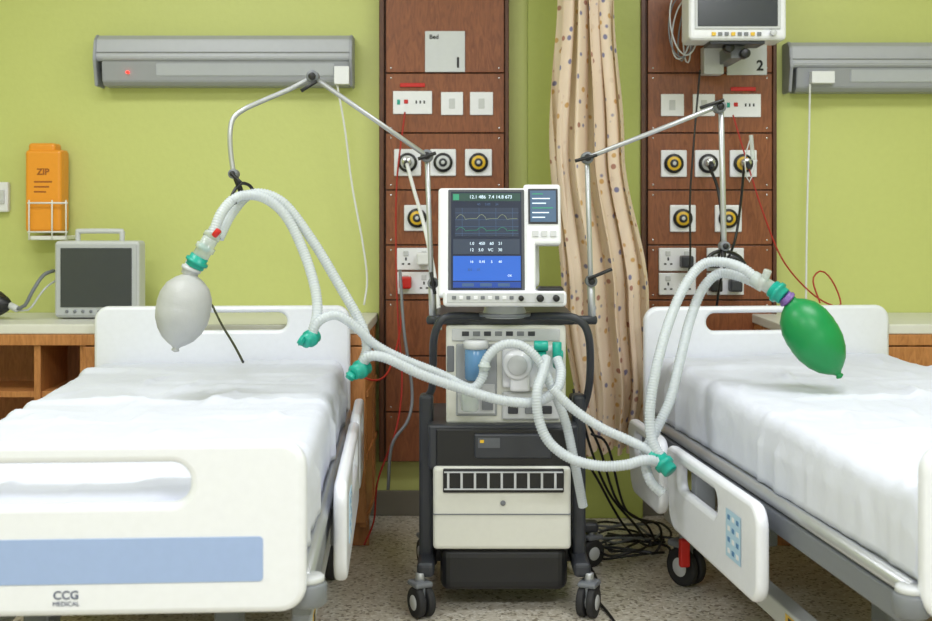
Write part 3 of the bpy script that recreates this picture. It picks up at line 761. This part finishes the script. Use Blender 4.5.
# ================= RESUSCITATOR BAGS =================
def bag(name, neck, tail, R, m, g):
    lathe('bag', P(*neck), P(*tail), [(0, .017), (.05, .02), (.10, R*.52), (.18, R*.78), (.30, R*.95), (.42, R), (.48, R*.985), (.5, R*1.0), (.62, R*.95), (.74, R*.8), (.84, R*.58), (.9, R*.34), (.93, .014), (.955, .008), (.97, .011), (.985, .011), (1, .003)], m, g, 40)
g = group('manual_resuscitator_bag', P(186, 300, 3.4))
bag('bag', (191, 271, 3.4), (175, 352, 3.38), .077, GRBAG, g)
conn(g, (189, 275, 3.4), (194, 262, 3.4), .024, LGREY, 'bag_collar')
conn(g, (194, 267, 3.4), (200, 256, 3.4), .028, TEAL, 'teal_collar')
conn(g, (200, 257, 3.4), (211, 238, 3.4), .024, CLEAR, 'patient_valve')
cyl('valve_disc', P(203, 250, 3.4), P(206, 245, 3.4), .018, TEAL, g)
cyl('relief_cap', P(214, 236, 3.37), P(219, 230, 3.365), .009, RED, g)
conn(g, (208, 243, 3.4), (216, 229, 3.42), .021, CLEAR, 'y_piece')
g = group('manual_resuscitator_bag', P(816, 335, 3.45))
bag('bag', (788, 298, 3.46), (841, 378, 3.42), .076, GBAG, g)
conn(g, (784, 296, 3.46), (791, 303, 3.46), .022, PURP, 'purple_collar')
conn(g, (772, 288, 3.48), (784, 297, 3.46), .027, TEAL, 'teal_collar')
conn(g, (752, 277, 3.5), (773, 289, 3.48), .022, CLEAR, 'patient_valve')
cyl('relief_cap', P(764, 281, 3.48), P(768, 270, 3.47), .012, CLEAR, g)

# ================= FLOOR CABLES =================
g = group('floor_cable_tangle', (.6, 4.2, 0))
for i in range(8):
    cx, cy = .56+random.uniform(-.05, .1), 4.32+random.uniform(-.12, .12); ra, rb_ = random.uniform(.09, .2), random.uniform(.08, .16)
    pts = [(cx+ra*math.cos(t)*(1+.1*math.sin(3*t+i)), min(cy+rb_*math.sin(t), 4.7), .009+.005*i+.02*abs(math.sin(t*1.5+i))) for t in [j*.42+i for j in range(15)]]
    sweep('cable_%d' % i, pts, .0045, (BLACK, DGREY, BLACK, MGREY)[i % 4], g, 8, .015)
for i in range(4):
    sweep('hanging_cable_%d' % i, [(.36+.02*i, 4.02, .62-.05*i), (.39+.03*i, 4.06, .42), (.46+.03*i, 4.12, .28-.03*i), (.55+.04*i, 4.2, .12), (.64+.02*i, 4.3, .02+.006*i), (.72, 4.34+.03*i, .02)], .0045, BLACK, g, 8, .015)
g = group('floor_power_cord', (.45, 3.6, 0))
sweep('cord', [(.42, 4.1, .01), (.43, 3.9, .006), (.41, 3.75, .006), (.43, 3.6, .006), (.45, 3.4, .006), (.45, 3.1, .006), (.40, 2.9, .006)], .0045, BLACK, g, 8)

# ================= CAMERA =================
cam = bpy.data.cameras.new('camera'); co = bpy.data.objects.new('camera', cam); scene.collection.objects.link(co)
co.location = (0, 0, CAMZ); co.rotation_euler = (math.radians(90), 0, 0)
cam.sensor_width = 36; cam.lens = F/932*36; cam.shift_y = -(310.5-210)/932
cam.dof.use_dof = True; cam.dof.focus_distance = 3.65; cam.dof.aperture_fstop = 4.0
scene.camera = co
w = bpy.data.worlds.new('world'); scene.world = w; w.use_nodes = True
w.node_tree.nodes['Background'].inputs[0].default_value = (.8, .85, .9, 1); w.node_tree.nodes['Background'].inputs[1].default_value = .3
scene.view_settings.view_transform = 'Standard'
scene.view_settings.look = 'None'
